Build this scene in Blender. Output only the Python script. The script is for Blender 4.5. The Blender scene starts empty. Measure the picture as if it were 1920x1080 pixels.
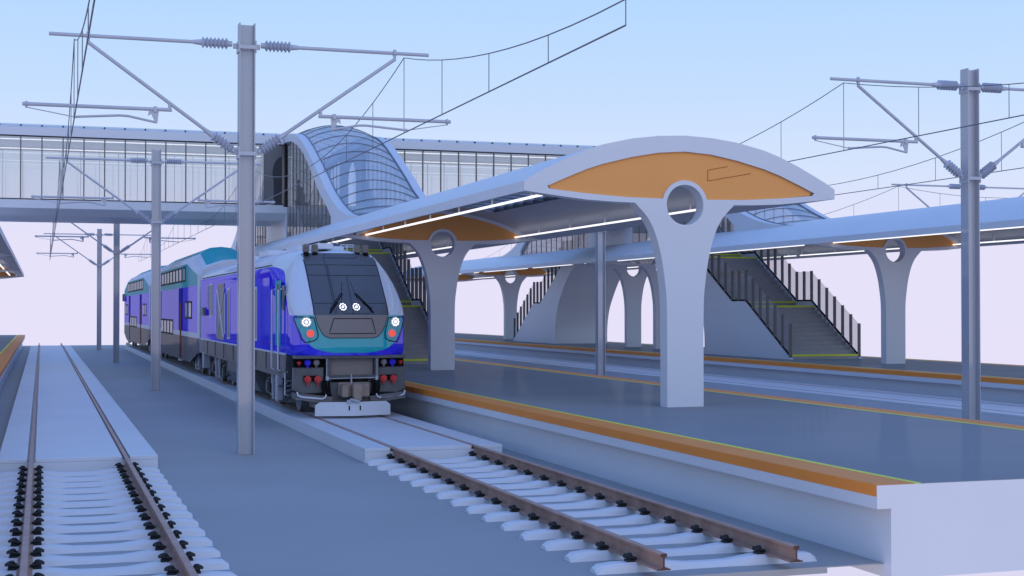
import bpy, bmesh, math, random
from mathutils import Vector
random.seed(4)
sc = bpy.context.scene
col = sc.collection
ORD = ['first','second','third','fourth','fifth','sixth','seventh','eighth','ninth','tenth','eleventh','twelfth','thirteenth','fourteenth','fifteenth','sixteenth']

# ------------------------------------------------------------------ materials
def mat(name, c, rough=.5, metal=0, coat=0, var=.06, scale=1.5, ior=1.5, spec=.5, bump=0, coat_ior=1.5, emis=None, es=0, gl=None):
    m = bpy.data.materials.new(name); m.use_nodes = True
    nt = m.node_tree; b = nt.nodes['Principled BSDF']
    b.inputs['Roughness'].default_value = rough
    b.inputs['Metallic'].default_value = metal
    b.inputs['Coat Weight'].default_value = coat
    b.inputs['Coat Roughness'].default_value = .04
    b.inputs['Coat IOR'].default_value = coat_ior
    b.inputs['IOR'].default_value = ior
    b.inputs['Specular IOR Level'].default_value = spec
    tc = nt.nodes.new('ShaderNodeTexCoord')
    n = nt.nodes.new('ShaderNodeTexNoise'); n.inputs['Scale'].default_value = scale; n.inputs['Detail'].default_value = 6
    nt.links.new(tc.outputs['Object'], n.inputs['Vector'])
    r = nt.nodes.new('ShaderNodeValToRGB')
    r.color_ramp.elements[0].position = .3; r.color_ramp.elements[1].position = .7
    r.color_ramp.elements[0].color = [max(0, x*(1-var)) for x in c]+[1]
    r.color_ramp.elements[1].color = [min(1, x*(1+var)) for x in c]+[1]
    nt.links.new(n.outputs['Fac'], r.inputs['Fac'])
    nt.links.new(r.outputs['Color'], b.inputs['Base Color'])
    if bump:
        n2 = nt.nodes.new('ShaderNodeTexNoise'); n2.inputs['Scale'].default_value = 40; n2.inputs['Detail'].default_value = 4
        nt.links.new(tc.outputs['Object'], n2.inputs['Vector'])
        bp = nt.nodes.new('ShaderNodeBump'); bp.inputs['Strength'].default_value = bump; bp.inputs['Distance'].default_value = .01
        nt.links.new(n2.outputs['Fac'], bp.inputs['Height']); nt.links.new(bp.outputs['Normal'], b.inputs['Normal'])
    if emis:
        b.inputs['Emission Color'].default_value = list(emis)+[1]; b.inputs['Emission Strength'].default_value = es
    if gl:   # even clear-lacquer sheen
        b.inputs['Specular IOR Level'].default_value = 0
        g_ = nt.nodes.new('ShaderNodeBsdfGlossy'); g_.inputs['Roughness'].default_value = gl[1]
        mx = nt.nodes.new('ShaderNodeMixShader'); mx.name='sheen'
        lw = nt.nodes.new('ShaderNodeLayerWeight'); lw.inputs['Blend'].default_value=.5
        pw = nt.nodes.new('ShaderNodeMath'); pw.operation='POWER'; pw.inputs[1].default_value=4; nt.links.new(lw.outputs['Facing'],pw.inputs[0])
        ml = nt.nodes.new('ShaderNodeMath'); ml.operation='MULTIPLY_ADD'; ml.inputs[1].default_value=gl[0]*.7; ml.inputs[2].default_value=gl[0]*.6; nt.links.new(pw.outputs[0],ml.inputs[0])
        nt.links.new(ml.outputs[0],mx.inputs[0])
        nt.links.new(b.outputs[0],mx.inputs[1]); nt.links.new(g_.outputs[0],mx.inputs[2])
        nt.links.new(mx.outputs[0],nt.nodes['Material Output'].inputs['Surface'])
    return m

def glass(name, tint, f0, rough=.02, extra=0, body=(.7,.75,.8), refl=None, gz=.6):
    m = bpy.data.materials.new(name); m.use_nodes = True
    nt = m.node_tree; nt.nodes.clear()
    out = nt.nodes.new('ShaderNodeOutputMaterial')
    tr = nt.nodes.new('ShaderNodeBsdfTransparent'); tr.inputs['Color'].default_value = list(tint)+[1]
    gl = nt.nodes.new('ShaderNodeBsdfGlossy'); gl.inputs['Roughness'].default_value = rough
    lw = nt.nodes.new('ShaderNodeLayerWeight'); lw.inputs['Blend'].default_value = .5
    pw = nt.nodes.new('ShaderNodeMath'); pw.operation = 'POWER'; pw.inputs[1].default_value = 5; nt.links.new(lw.outputs['Facing'], pw.inputs[0])
    ml = nt.nodes.new('ShaderNodeMath'); ml.operation = 'MULTIPLY_ADD'; r0=refl if refl is not None else ((f0-1)/(f0+1))**2*2; ml.inputs[1].default_value = gz-r0; ml.inputs[2].default_value = r0; nt.links.new(pw.outputs[0], ml.inputs[0])
    mx = nt.nodes.new('ShaderNodeMixShader')
    nt.links.new(ml.outputs[0], mx.inputs[0]); nt.links.new(tr.outputs[0], mx.inputs[1]); nt.links.new(gl.outputs[0], mx.inputs[2])
    if extra:
        df = nt.nodes.new('ShaderNodeBsdfDiffuse'); df.inputs['Color'].default_value = list(body)+[1]
        m2 = nt.nodes.new('ShaderNodeMixShader'); m2.inputs[0].default_value = extra
        nt.links.new(mx.outputs[0], m2.inputs[1]); nt.links.new(df.outputs[0], m2.inputs[2]); mx = m2
    nt.links.new(mx.outputs[0], out.inputs['Surface'])
    return m

M = {}
M['concrete'] = mat('pale_concrete', (.70,.71,.74), .5, var=.03, scale=.6, bump=.05)
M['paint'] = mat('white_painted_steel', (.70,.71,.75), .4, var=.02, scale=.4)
M['shaded_soffit'] = mat('shaded_soffit_white', (.44,.44,.47), .5, var=.02, scale=.4)  # darker copy of the white paint, shade under the canopy put into its colour
M['slabw'] = mat('track_slab_concrete', (.68,.69,.73), .5, var=.035, scale=.5, bump=.05)
M['ground'] = mat('yard_asphalt', (.36,.36,.36), .6, var=.05, scale=.35, bump=.08, spec=.2)
M['plat'] = mat('dark_platform_paving', (.30,.30,.305), .5, var=.05, scale=.4, gl=(.035,.08))
M['orange'] = mat('orange_edge', (.88,.28,.045), .5, var=.05, scale=1, spec=.2)
M['orangep'] = mat('orange_panel', (.88,.37,.09), .5, var=.02, scale=.7)
M['fine_line'] = mat('orange_line', (.42,.13,.02), .5)
M['yellow'] = mat('yellow_line', (.80,.86,.02), .5)
M['rust'] = mat('rusty_rail', (.36,.215,.165), .6, var=.28, scale=2.5, spec=.15)
M['railend'] = mat('rail_cut_end', (.07,.03,.022), .6)
M['railtop'] = mat('worn_rail_head', (.46,.29,.235), .5, var=.15, scale=3, spec=.2)
M['clip'] = mat('clip_iron', (.028,.030,.033), .5, spec=.2)
M['mast'] = mat('mast_paint', (.47,.47,.51), .5, var=.03, scale=.8, gl=(.22,.06))
M['tube'] = mat('galvanised_tube', (.52,.52,.57), .4)
M['insul'] = mat('grey_insulator', (.50,.51,.58), .3)
M['wire'] = mat('wire_steel', (.15,.15,.19), .4)
M['frame'] = mat('dark_window_frame', (.06,.06,.065), .5, spec=.15)
M['post'] = mat('bronze_post', (.20,.185,.175), .5, spec=.15)
M['stair'] = mat('stair_tread', (.33,.33,.34), .5, scale=3)
M['wallgrey'] = mat('grey_wall', (.16,.16,.165), .5)
M['light'] = mat('tube_light', (.9,.9,.9), .4, emis=(1,.98,.96), es=1.08)
M['bglass'] = glass('window_glass', (.95,.96,.98), 1.35, extra=.10, body=(.8,.8,.84), refl=.40)
M['dglass'] = glass('roof_glass', (.80,.84,.90), 1.8, rough=.06, extra=.30, body=(.74,.80,.90), refl=.34)
M['skyglass'] = glass('skylight_glass', (.92,.95,.98), 1.4, extra=.10, body=(.85,.9,.95), refl=.04, gz=.12)
M['sglass'] = glass('side_glass', (.74,.72,.70), 1.5, extra=.20, body=(.50,.48,.47), refl=.18)
M['rglass'] = glass('rail_glass', (.86,.85,.87), 1.35, extra=.28, body=(.60,.57,.56), refl=.08)
M['rib'] = mat('glazing_rib', (.16,.19,.25), .4)
# train
M['blue'] = mat('blue_body', (.020,.014,.86), .5, var=.02, scale=.3, gl=(.22,.03))
M['teal'] = mat('teal_body', (.006,.42,.48), .5, var=.02, scale=.3, gl=(.12,.04))
M['tealside'] = mat('teal_side', (.05,.42,.47), .5, var=.02, scale=.3, gl=(.10,.04))
M['white'] = mat('white_body', (.68,.70,.76), .5, var=.02, gl=(.08,.05))
M['grey'] = mat('grey_body', (.19,.17,.17), .5, var=.04, gl=(.10,.05))
M['gpanel'] = mat('nose_grey', (.25,.215,.21), .45)
M['screen'] = mat('windscreen', (.115,.122,.14), .5, gl=(.07,.02))
M['screen2'] = mat('windscreen_frame', (.050,.060,.080), .3)
M['line'] = mat('seam_line', (.004,.004,.005), .5)
M['under'] = mat('underframe', (.095,.10,.11), .45, var=.22, scale=4)
M['black'] = mat('black_rubber', (.008,.008,.009), .6, spec=.08)
M['steel'] = mat('wheel_steel', (.22,.23,.25), .4, metal=.4)
M['damper'] = mat('pale_damper', (.42,.44,.5), .4)
M['brown'] = mat('coupler_brown', (.30,.225,.18), .5, var=.15, scale=6)
M['red'] = mat('red_fitting', (.62,.03,.03), .4)
M['lred'] = mat('red_lens', (.9,.08,.05), .3, emis=(1,.10,.06), es=.55)
M['lwhite'] = mat('white_lens', (.9,.9,.9), .3, emis=(1,1,1), es=1.0)
M['bluefit'] = mat('blue_fitting', (.04,.03,.7), .3)
M['pane'] = mat('coach_window', (.46,.44,.45), .5, gl=(.3,.03))  # pale grey base has the horizon reflection painted in, under the gloss
M['paned'] = mat('dark_grille', (.17,.15,.145), .4, var=.1, scale=12)
M['doorred'] = mat('door_recess', (.17,.03,.03), .4, gl=(.05,.05))
M['doorrefl'] = mat('door_reflection', (.005,.003,.30), .4, gl=(.03,.05))  # dark reflection at the coach doors, painted as a deep blue
M['horn'] = mat('horn_grey', (.17,.15,.14), .5, var=.3, scale=8)

# ------------------------------------------------------------------ mesh builder
def wloc(o):
    v = Vector((0,0,0))
    while o: v += o.location; o = o.parent
    return v
class MB:
    def __init__(s): s.v=[]; s.f=[]; s.m=[]
    def add(s, vs, fs, mi=0):
        k=len(s.v); s.v+=[tuple(v) for v in vs]; s.f+=[tuple(i+k for i in f) for f in fs]
        s.m+=[mi]*len(fs); return s
    def box(s,x0,x1,y0,y1,z0,z1,mi=0):
        x0,x1=sorted((x0,x1)); y0,y1=sorted((y0,y1)); z0,z1=sorted((z0,z1))
        return s.add([(x0,y0,z0),(x1,y0,z0),(x1,y1,z0),(x0,y1,z0),(x0,y0,z1),(x1,y0,z1),(x1,y1,z1),(x0,y1,z1)],
            [(0,3,2,1),(4,5,6,7),(0,1,5,4),(1,2,6,5),(2,3,7,6),(3,0,4,7)],mi)
    def prism(s, poly, axis, a, b, mi=0):
        n=len(poly)
        def P(p,t): return {'x':(t,p[0],p[1]),'y':(p[0],t,p[1]),'z':(p[0],p[1],t)}[axis]
        vs=[P(p,a) for p in poly]+[P(p,b) for p in poly]
        fs=[tuple(range(n)),tuple(range(2*n-1,n-1,-1))]+[(i,i+n,(i+1)%n+n,(i+1)%n) for i in range(n)]
        return s.add(vs,fs,mi)
    def tube(s, pts, r, n=8, caps=True, mi=0):
        pts=[Vector(p) for p in pts]; rs=r if isinstance(r,(list,tuple)) else [r]*len(pts)
        k0=len(s.v); ring=[]
        up=None
        for i,p in enumerate(pts):
            a=pts[max(i-1,0)]; b=pts[min(i+1,len(pts)-1)]
            d=(b-a).normalized()
            if up is None or abs(d.dot(up))>.99:
                up=Vector((0,0,1)) if abs(d.z)<.9 else Vector((1,0,0))
            u=d.cross(up).normalized(); w=u.cross(d).normalized()
            for j in range(n):
                t=2*math.pi*j/n; s.v.append(tuple(p+(u*math.cos(t)+w*math.sin(t))*rs[i]))
        for i in range(len(pts)-1):
            for j in range(n):
                s.f.append((k0+i*n+j,k0+i*n+(j+1)%n,k0+(i+1)*n+(j+1)%n,k0+(i+1)*n+j)); s.m.append(mi)
        if caps:
            s.f.append(tuple(k0+j for j in range(n))[::-1]); s.m.append(mi)
            e=k0+(len(pts)-1)*n; s.f.append(tuple(e+j for j in range(n))); s.m.append(mi)
        return s
    def grid(s, rows, mi=0, close=False):
        n=len(rows[0]); k=len(s.v)
        for r in rows: s.v+=[tuple(p) for p in r]
        for i in range(len(rows)-1):
            for j in range(n-1):
                s.f.append((k+i*n+j,k+i*n+j+1,k+(i+1)*n+j+1,k+(i+1)*n+j)); s.m.append(mi)
        return s
    def build(s, name, mats, parent=None, smooth=False, bevel=0, loc=None):
        if not isinstance(mats,(list,tuple)): mats=[mats]
        base = wloc(parent) if parent else Vector(loc) if loc else None
        if base is None:
            n=len(s.v); base=Vector((sum(v[0] for v in s.v)/n,sum(v[1] for v in s.v)/n,min(v[2] for v in s.v)))
        me=bpy.data.meshes.new(name)
        me.from_pydata([tuple(Vector(v)-base) for v in s.v],[],s.f)
        for m in mats: me.materials.append(m)
        for p,mi in zip(me.polygons,s.m): p.material_index=mi
        bm=bmesh.new(); bm.from_mesh(me)
        bmesh.ops.recalc_face_normals(bm,faces=bm.faces)
        ng=[f for f in bm.faces if len(f.verts)>4]
        if ng: bmesh.ops.triangulate(bm,faces=ng)
        if bevel:
            es=[e for e in bm.edges if len(e.link_faces)==2 and e.calc_face_angle(0)>.6]
            bmesh.ops.bevel(bm,geom=es,offset=bevel,segments=1,affect='EDGES')
        bm.to_mesh(me); bm.free()
        if smooth:
            for p in me.polygons: p.use_smooth=True
            try: me.set_sharp_from_angle(angle=math.radians(smooth if smooth is not True else 35))
            except Exception: pass
        o=bpy.data.objects.new(name,me); col.objects.link(o)
        if parent: o.parent=parent
        else: o.location=base
        return o
def tag(o,label=None,cat=None,group=None,kind=None):
    if label: o['label']=label
    if cat: o['category']=cat
    if group: o['group']=group
    if kind: o['kind']=kind
    return o
def empty(name,loc,label=None,cat=None,group=None):
    o=bpy.data.objects.new(name,None); o.empty_display_size=.2; col.objects.link(o); o.location=loc
    return tag(o,label,cat,group)
def copy_tree(o,parent=None):
    c=o.copy(); col.objects.link(c)
    if parent: c.parent=parent
    for ch in [x for x in o.children]: copy_tree(ch,c)
    return c
def lerp(a,b,t): return a+(b-a)*t
def interp(tbl,x):
    if x<=tbl[0][0]: return tbl[0][1]
    for (a,b),(c,d) in zip(tbl,tbl[1:]):
        if x<=c: return b+(d-b)*(x-a)/(c-a)
    return tbl[-1][1]
def smoothcurve(pts,n=6):   # catmull-rom through 2d points
    out=[]
    for i in range(len(pts)-1):
        p0=pts[max(i-1,0)];p1=pts[i];p2=pts[i+1];p3=pts[min(i+2,len(pts)-1)]
        for k in range(n):
            t=k/n
            out.append(tuple(.5*((2*b)+(-a+c)*t+(2*a-5*b+4*c-d)*t*t+(-a+3*b-3*c+d)*t**3) for a,b,c,d in zip(p0,p1,p2,p3)))
    out.append(tuple(pts[-1])); return out

# ------------------------------------------------------------------ layout constants
ZP=.955; ZG=.10; ZR=.37
T=[.60,6.687,16.654,22.74]; P0,P1,P2=-4.383,11.67,27.72
HW=3.25; YF=13.13; YB=108.96
MX=[3.643,19.70,35.76]; MY=[26.94,49.10,75.67,98.66]

# ------------------------------------------------------------------ setting
g=MB(); g.box(-12,7.9,13.27,112,ZG-.07,ZG); g.box(7.9,40,13.27,112,ZG-.012,ZG)
tag(g.build('ground',M['ground']),kind='structure')
def slab(cx,name,label):
    m=MB(); y0,y1=24.62,101
    m.box(cx-1.27,cx+1.27,y0,y1,ZG,.30)
    for a,b in ((-1.27,-.812),(-.688,.688),(.812,1.27)): m.box(cx+a,cx+b,y0,y1,.302,.366)
    return tag(m.build(name,M['slabw'],bevel=.006),kind='structure')
for i,cx in enumerate(T): slab(cx,'track_slab',None)

def platform(cx,name):
    m=MB(); w=HW; b=w-.17
    m.prism([(cx-b,-.05),(cx+b,-.05),(cx+b,.70),(cx+w,.70),(cx+w,ZP-.004),(cx-w,ZP-.004),(cx-w,.70),(cx-b,.70)],'y',YF,YB)
    o=tag(m.build(name,M['concrete']),kind='structure')
    m=MB(); m.box(cx-2.70,cx+2.70,YF+.01,YB,ZP-.003,ZP+.001); m.build('platform_paving',M['plat'],o)
    for s in (-1,1):
        m=MB(); x0,x1=cx+s*2.775,cx+s*(w+.004)
        m.prism([(x0,ZP-.003),(x0,ZP+.003),(x1,ZP+.003),(x1,.832),(cx+s*(w-.01),.832),(cx+s*(w-.01),ZP-.003)],'y',YF+.012,YB)
        m.build('platform_edging',M['orange'],o)
        m=MB(); m.box(cx+s*2.70,cx+s*2.775,YF+.012,YB,ZP-.003,ZP+.004); m.build('safety_line',M['yellow'],o)
for cx in (P0,P1,P2): platform(cx,'platform')

# ------------------------------------------------------------------ rails
def rail_prof():
    return [(-.075,.2),(.075,.2),(.075,.212),(.014,.228),(.010,.24),(.010,.325),(.036,.338),(.036,.362),(.028,.37),(-.028,.37),(-.036,.362),(-.036,.338),(-.010,.325),(-.010,.24),(-.014,.228),(-.075,.212)]
nm=['left-hand track nearest the camera','track the locomotive stands on','track hidden behind the middle platform','track in front of the far platform']
for k,cx in enumerate(T):
    for s,side in ((-1,'left'),(1,'right')):
        m=MB(); pr=[(cx+s*.75+a,b) for a,b in rail_prof()]
        m.prism(pr,'y',13.1,108.4); 
        o=m.build('rail',[M['rust'],M['railtop'],M['railend']],smooth=25)
        for p in o.data.polygons:
            if abs(p.normal.y)>.9: p.material_index=2
            elif p.normal.z>.3 and p.center.z>.14: p.material_index=1
        tag(o,'%s rusty brown steel rail of the %s'%(side,nm[k]),'rail','steel rails of the tracks')

# ------------------------------------------------------------------ sleepers with clips
def make_sleeper():
    root=empty('sleeper',(0,0,ZG))
    m=MB(); rows=[]
    xs=[-1.28,-1.22,-1.05,-.95,-.55,-.42,-.25,0,.25,.42,.55,.95,1.05,1.22,1.28]
    zt=[.145,.185,.2,.2,.2,.185,.165,.16,.165,.185,.2,.2,.2,.185,.145]
    wt=[.075,.085,.09,.09,.09,.085,.075,.072,.075,.085,.09,.09,.09,.085,.075]
    for x,z,w in zip(xs,zt,wt):
        w*=.86; wb=.118 if abs(x)>.3 else .102
        rows.append([(x,-wb,ZG-.002),(x,-w-.02,z-.03),(x,-w+.015,z),(x,w-.015,z),(x,w+.02,z-.03),(x,wb,ZG-.002)])
    m.grid(rows); m.add(rows[0],[(0,1,2,3,4,5)]); m.add(rows[-1],[(0,1,2,3,4,5)])
    m.build('beam',M['slabw'],root)
    for rx in (-.75,.75):
        for s in (-1,1):
            c=rx+s*.125
            m=MB(); m.box(c-.038,c+.038,-.05,.05,.2,.222); m.box(c-s*.055-.02,c-s*.055+.02,-.03,.03,.205,.243)
            m.tube([(c-s*.05,-.05,.24),(c+s*.03,-.06,.262),(c+s*.055,-.02,.25),(c-s*.01,0,.275),(c+s*.055,.02,.25),(c+s*.03,.06,.262),(c-s*.05,.05,.24)],.015,6)
            m.tube([(c,0,.21),(c,0,.275),(c,0,.29)],[.035,.035,.02],10)
            m.build('rail_clip',M['clip'],root,smooth=True)
    return root
SLP=.7627
spr=make_sleeper(); first=True
def place_sleeper(cx,y,label,grp):
    global first
    o=spr if first else copy_tree(spr); first=False
    o.location=(cx,y,ZG); tag(o,label,'sleeper',grp)
for k in range(15):
    w=ORD[14-k]
    if k<14: place_sleeper(T[0],24.357-SLP*k,'white concrete sleeper of the left-hand track, %s from where its slab begins'%ORD[k],'sleepers under the open front of the left track')
for k in range(15):
    place_sleeper(T[1],24.374-SLP*k,'white concrete sleeper in front of the train, %s from where its slab begins'%ORD[k],'sleepers under the open front of the train track')
place_sleeper(T[0],101.4,'small white sleeper at the far end of the left-hand track, just past its slab','sleepers at the far end of the left track')

# ------------------------------------------------------------------ catenary masts
def make_mast():
    x=0; root=empty('catenary_mast',(0,0,ZG))
    m=MB()
    m.box(-.148,-.128,-.14,.14,ZG,8.19); m.box(.128,.148,-.14,.14,ZG,8.19); m.box(-.128,.128,-.012,.012,ZG,8.17)
    m.build('post',M['mast'],root)
    for z in (7.70,5.70):
        m=MB()
        m.box(-.165,.165,-.165,-.148,z,z+.07); m.box(-.165,.165,.148,.165,z,z+.07)
        for s in (-1,1): m.box(s*.150,s*.168,-.165,.165,z-.06,z+.16); m.box(s*.168,s*.25,-.03,.03,z+.02,z+.11)
        m.build('clamp',M['tube'],root)
    def insul(a,b,n=7):
        a=Vector(a);b=Vector(b);d=b-a; pts=[];rs=[]
        for i in range(n):
            for t,r in ((0,.055),(.5,.112)): 
                pts.append(a+d*((i+t)/n)); rs.append(r)
        pts.append(b); rs.append(.055)
        e=d.normalized()
        pts=[a-e*.07]+pts+[b+e*.14]; rs=[.05]+rs+[.04]
        m=MB(); m.tube(pts,rs,14); m.build('insulator',M['insul'],root,smooth=20)
    for s in (-1,1):
        insul((s*.34,0,7.80),(s*.84,0,7.80)); 
        m=MB(); m.tube([(s*.8,0,7.80),(s*3.54,0,7.80)],.034,12); m.tube([(s*2.86,0,7.87),(s*2.86,0,7.66)],.03,8); m.tube([(s*2.83,0,7.80),(s*2.89,0,7.80)],.055,10); m.build('top_tube',M['tube'],root,smooth=True)
        insul((s*.27,0,5.815),(s*.63,0,6.07),6)
        m=MB(); m.tube([(s*.6,0,6.05),(s*2.86,0,7.68)],.034,12); m.build('diagonal_tube',M['tube'],root,smooth=True)
        m=MB(); m.tube([(s*1.37,0,6.51),(s*3.99,0,6.51)],.034,12); m.tube([(s*1.41,0,6.64),(s*1.41,0,6.5)],.03,8); m.tube([(s*3.92,0,6.56),(s*3.92,0,6.44)],.022,8); m.tube([(s*3.90,0,6.51),(s*3.94,0,6.51)],.05,10)
        m.build('registration_tube',M['tube'],root,smooth=True)
        m=MB(); m.prism([(s*1.60,6.51),(s*1.78,6.51),(s*1.80,6.38),(s*1.74,6.42),(s*1.66,6.25),(s*1.63,6.25)],'y',-.012,.012); m.box(s*1.64,s*1.70,-.045,.045,6.46,6.56); m.build('drop_bracket',M['tube'],root)
        m=MB(); m.tube([(s*1.66,0,6.27),(s*2.15,0,6.365),(s*2.3,0,6.37),(s*3.1,0,6.31)],.022,8); m.tube([(s*3.1,0,6.34),(s*3.1,0,6.27)],.016,6); m.build('steady_arm',M['tube'],root,smooth=True)
        m=MB(); m.tube([(s*3.92,0,6.45),(s*3.1,0,6.31)],.010,6); m.build('stay_wire',M['tube'],root)
    return root
mp=make_mast(); first_m=True
rowtxt=['between the left track and the train','right of the middle platform','beyond the far platform']
dist=[['nearest and tallest grey mast','second grey mast from the camera','third grey mast from the camera','farthest grey mast'],['tall grey mast by the right edge','grey mast right of the second column'],['',' partly hidden distant grey mast']]
for r,x in enumerate(MX):
    for j,y in enumerate(MY):
        if r==1 and j>1: continue
        if r==2 and j!=1: continue
        o=mp if first_m else copy_tree(mp); first_m=False
        o.location=(x,y,ZG); tag(o,(dist[r][j].strip()+' of the row '+rowtxt[r]),'mast','overhead line masts')

# ------------------------------------------------------------------ overhead wires
def wires(cx,label,x0,x1,spans=None,ystart=15.95):
    sup=[4.8]+[y+.2 for y in MY]+[121.6]
    root=empty('overhead_wire',(cx,ystart,6.28),label,'overhead wire','overhead wires above the tracks')
    zt=lambda y: None
    pts=[]; drops=[]
    for a,b in zip(sup,sup[1:]):
        n=8
        for k in range(n+1):
            y=lerp(a,b,k/n)
            if y<ystart-.05 or y>109.5: continue
            t=(2*k/n-1); sag=1.16
            z=7.76-sag*(1-t*t)
            drops.append((y,z))
    seen=set(); ps=[]
    for y,z in drops:
        k=round(y,1)
        if k in seen: continue
        seen.add(k); ps.append((y,z))
    fine=smoothcurve(ps,1)
    m=MB()
    # finer parabola
    fp=[]
    for a,b in zip(sup,sup[1:]):
        n=24
        for k in range(n):
            y=lerp(a,b,k/n)
            if y<ps[0][0]-.01 or y>ps[-1][0]+.01: continue
            t=2*k/n-1; fp.append((cx,y,7.76-1.16*(1-t*t)))
    m.tube(fp,.0095,6); m.build('messenger_wire',M['wire'],root)
    m=MB(); m.tube([(cx,ps[0][0],6.28),(cx,ps[-1][0],6.28)],.0115,6); m.build('contact_wire',M['wire'],root)
    for y,z in ps:
        m=MB(); m.tube([(cx,y,z),(cx,y,6.28)],.0075,5); m.build('dropper',M['wire'],root)
wires(.545,'thin dark overhead wire above the left-hand track',0,0)
wires(6.741,'thin dark overhead wire running above the train',0,0)
wires(16.60,'thin dark overhead wire right of the middle canopy, nearer one of the pair',0,0)
wires(22.80,'thin dark overhead wire in front of the far canopy, farther one of the pair',0,0)
wires(32.66,'faint distant overhead wire beyond the far canopy',0,0)

# ------------------------------------------------------------------ canopy
OUT=[(3.25,5.19),(3.07,5.30),(2.76,5.46),(2.44,5.62),(2.02,5.80),(1.68,5.915),(1.1,6.045),(.55,6.115),(0,6.14)]
INN=[(3.25,5.0),(3.07,5.03),(2.76,5.12),(2.44,5.262),(2.02,5.437),(1.68,5.55),(1.1,5.695),(.55,5.795),(0,5.834)]
OUTF=OUT+[(-a,b) for a,b in OUT[-2::-1]]; INNF=INN+[(-a,b) for a,b in INN[-2::-1]]
CY0,CY1=24.74,101.4
YC=63.6
COLY=[24.743,42.04,61.2,64.65,84.0,101.077]
def make_canopy(cx):
    root=empty('platform_canopy',(cx,CY0,ZP))
    st=[CY0,26.2,40.2,43.6,47.6,49.2,78.0,79.6,82.6,86.1,100,CY1]
    def present(i,j):
        a=max(abs(OUTF[i][0]),abs(OUTF[i+1][0])); y=(st[j]+st[j+1])/2
        if 49.2<y<78.0 and a<=1.69: return False
        if (26.2<y<40.2 or 86.1<y<100) and a<=1.11: return False
        return True
    m=MB(); n=len(OUTF)-1
    for j in range(len(st)-1):
        y0,y1=st[j],st[j+1]
        for i in range(n):
            if not present(i,j): continue
            o0,o1,i0,i1=OUTF[i],OUTF[i+1],INNF[i],INNF[i+1]
            V=[(cx+p[0],y,p[1]) for y in (y0,y1) for p in (o0,o1,i1,i0)]
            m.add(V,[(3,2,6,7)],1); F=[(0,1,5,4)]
            if j==0 or not present(i,j-1): F.append((0,1,2,3))
            if j==len(st)-2 or not present(i,j+1): F.append((4,5,6,7))
            if i==0 or not present(i-1,j): F.append((0,4,7,3))
            if i==n-1 or not present(i+1,j): F.append((1,2,6,5))
            m.add(V,F)
    bmt=m.build('roof_shell',[M['paint'],M['shaded_soffit']],root)
    bmt.modifiers.new('weld','WELD').merge_threshold=.001
    # skylights
    for (a,b) in ((26.2,40.2),(86.1,100)):
        m=MB(); rows=[]
        for t in range(9):
            dx=-1.1+2.2*t/8; z=5.93+.14*(1-(dx/1.1)**2)
            rows.append([(cx+dx,a,z),(cx+dx,b,z)])
        m.grid(rows); m.build('skylight',M['skyglass'],root,smooth=True)
        for sd in (-1,1):
            m=MB(); m.box(cx+sd*1.03,cx+sd*1.10,a,b,5.69,5.80); m.build('skylight_frame',M['frame'],root)
        k=0; y=a+.1
        while y<b:
            m=MB(); pts=[(cx-1.1+2.2*t/8,y,5.73+.13*(1-((-1.1+2.2*t/8)/1.1)**2)) for t in range(9)]
            m.tube(pts,.045,6); m.build('glazing_bar',M['rib'],root); y+=.86
    # portal frames
    chord=[(-3.242,5.004),(-2.65,4.935),(-2.02,4.868),(-1.48,4.842),(-1.04,4.832)]
    flare=smoothcurve([(-1.04,4.832),(-.78,4.56),(-.62,4.25),(-.50,3.83),(-.435,3.43),(-.39,3.02),(-.38,2.4)],3)[1:]+[(-.38,ZP)]
    ctop=[(-2.76,5.055),(-2.02,4.985),(-1.2,4.935)]
    zc=4.815; rh=.385; ro=.47
    a0=math.asin((4.925-zc)/ro)
    ringout=[(-ro*math.cos(t),zc+ro*math.sin(t)) for t in [lerp(a0,math.pi/2,k/12) for k in range(13)]]
    hole=[(-rh*math.sin(t),zc-rh*math.cos(t)) for t in [math.pi*k/20 for k in range(21)]]
    inner=[(-2.76,5.12),(-2.44,5.262),(-2.02,5.437),(-1.68,5.55),(-1.1,5.695),(-.55,5.795),(0,5.834)]
    half=[(0,ZP)]+hole+ringout[::-1]+ctop[::-1]+[(-2.80,5.11),(-3.242,5.10)]+chord+flare
    pan=ctop+ringout+inner[::-1]
    pan=[(-2.72,5.06)]+pan[1:]
    for q,y in enumerate(COLY):
        f=1 if y<YC else -1
        ya,yb=(y,y+.32)
        m=MB()
        for s in (1,-1): m.prism([(cx+s*a,b) for a,b in half],'y',ya,yb)
        # arch band just under the shell
        if q not in (0,5):
            arc=[(a,b) for a,b in inner]; arc2=[(a*.965,b-.09) for a,b in inner]
            for s in (1,-1): m.prism([(cx+s*a,b+.01) for a,b in arc]+[(cx+s*a,b) for a,b in arc2[::-1]],'y',ya,yb)
        c=m.build('column',M['paint'],root)
        if q in (2,3): continue
        m=MB()
        for s in (1,-1): m.prism([(cx+s*a,b) for a,b in pan],'y',ya+.05,yb-.05)
        m.build('orange_panel',M['orangep'],root)
    # thin darker outline on the front panel
    m=MB(); y=COLY[0]+.044
    pl=[(.92,5.58),(.50,5.50),(.50,5.29),(1.42,5.46)]
    for a,b in zip(pl,pl[1:]): m.tube([(cx+a[0],y,a[1]),(cx+b[0],y,b[1])],.006,4)
    m.build('panel_line',M['fine_line'],root)
    # suspended tube lights
    def lights(ya,yb):
        for s in (-1,1):
            x=cx+s*2.37
            m=MB(); m.box(x-.035,x+.035,ya,yb,5.045,5.085); t=m.build('tube_light',M['light'],root)
            m=MB(); y=ya+.6
            while y<yb: m.box(x-.018,x+.018,y-.018,y+.018,5.087,5.29); y+=2.6
            m.build('light_hanger',M['paint'],t)
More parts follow.
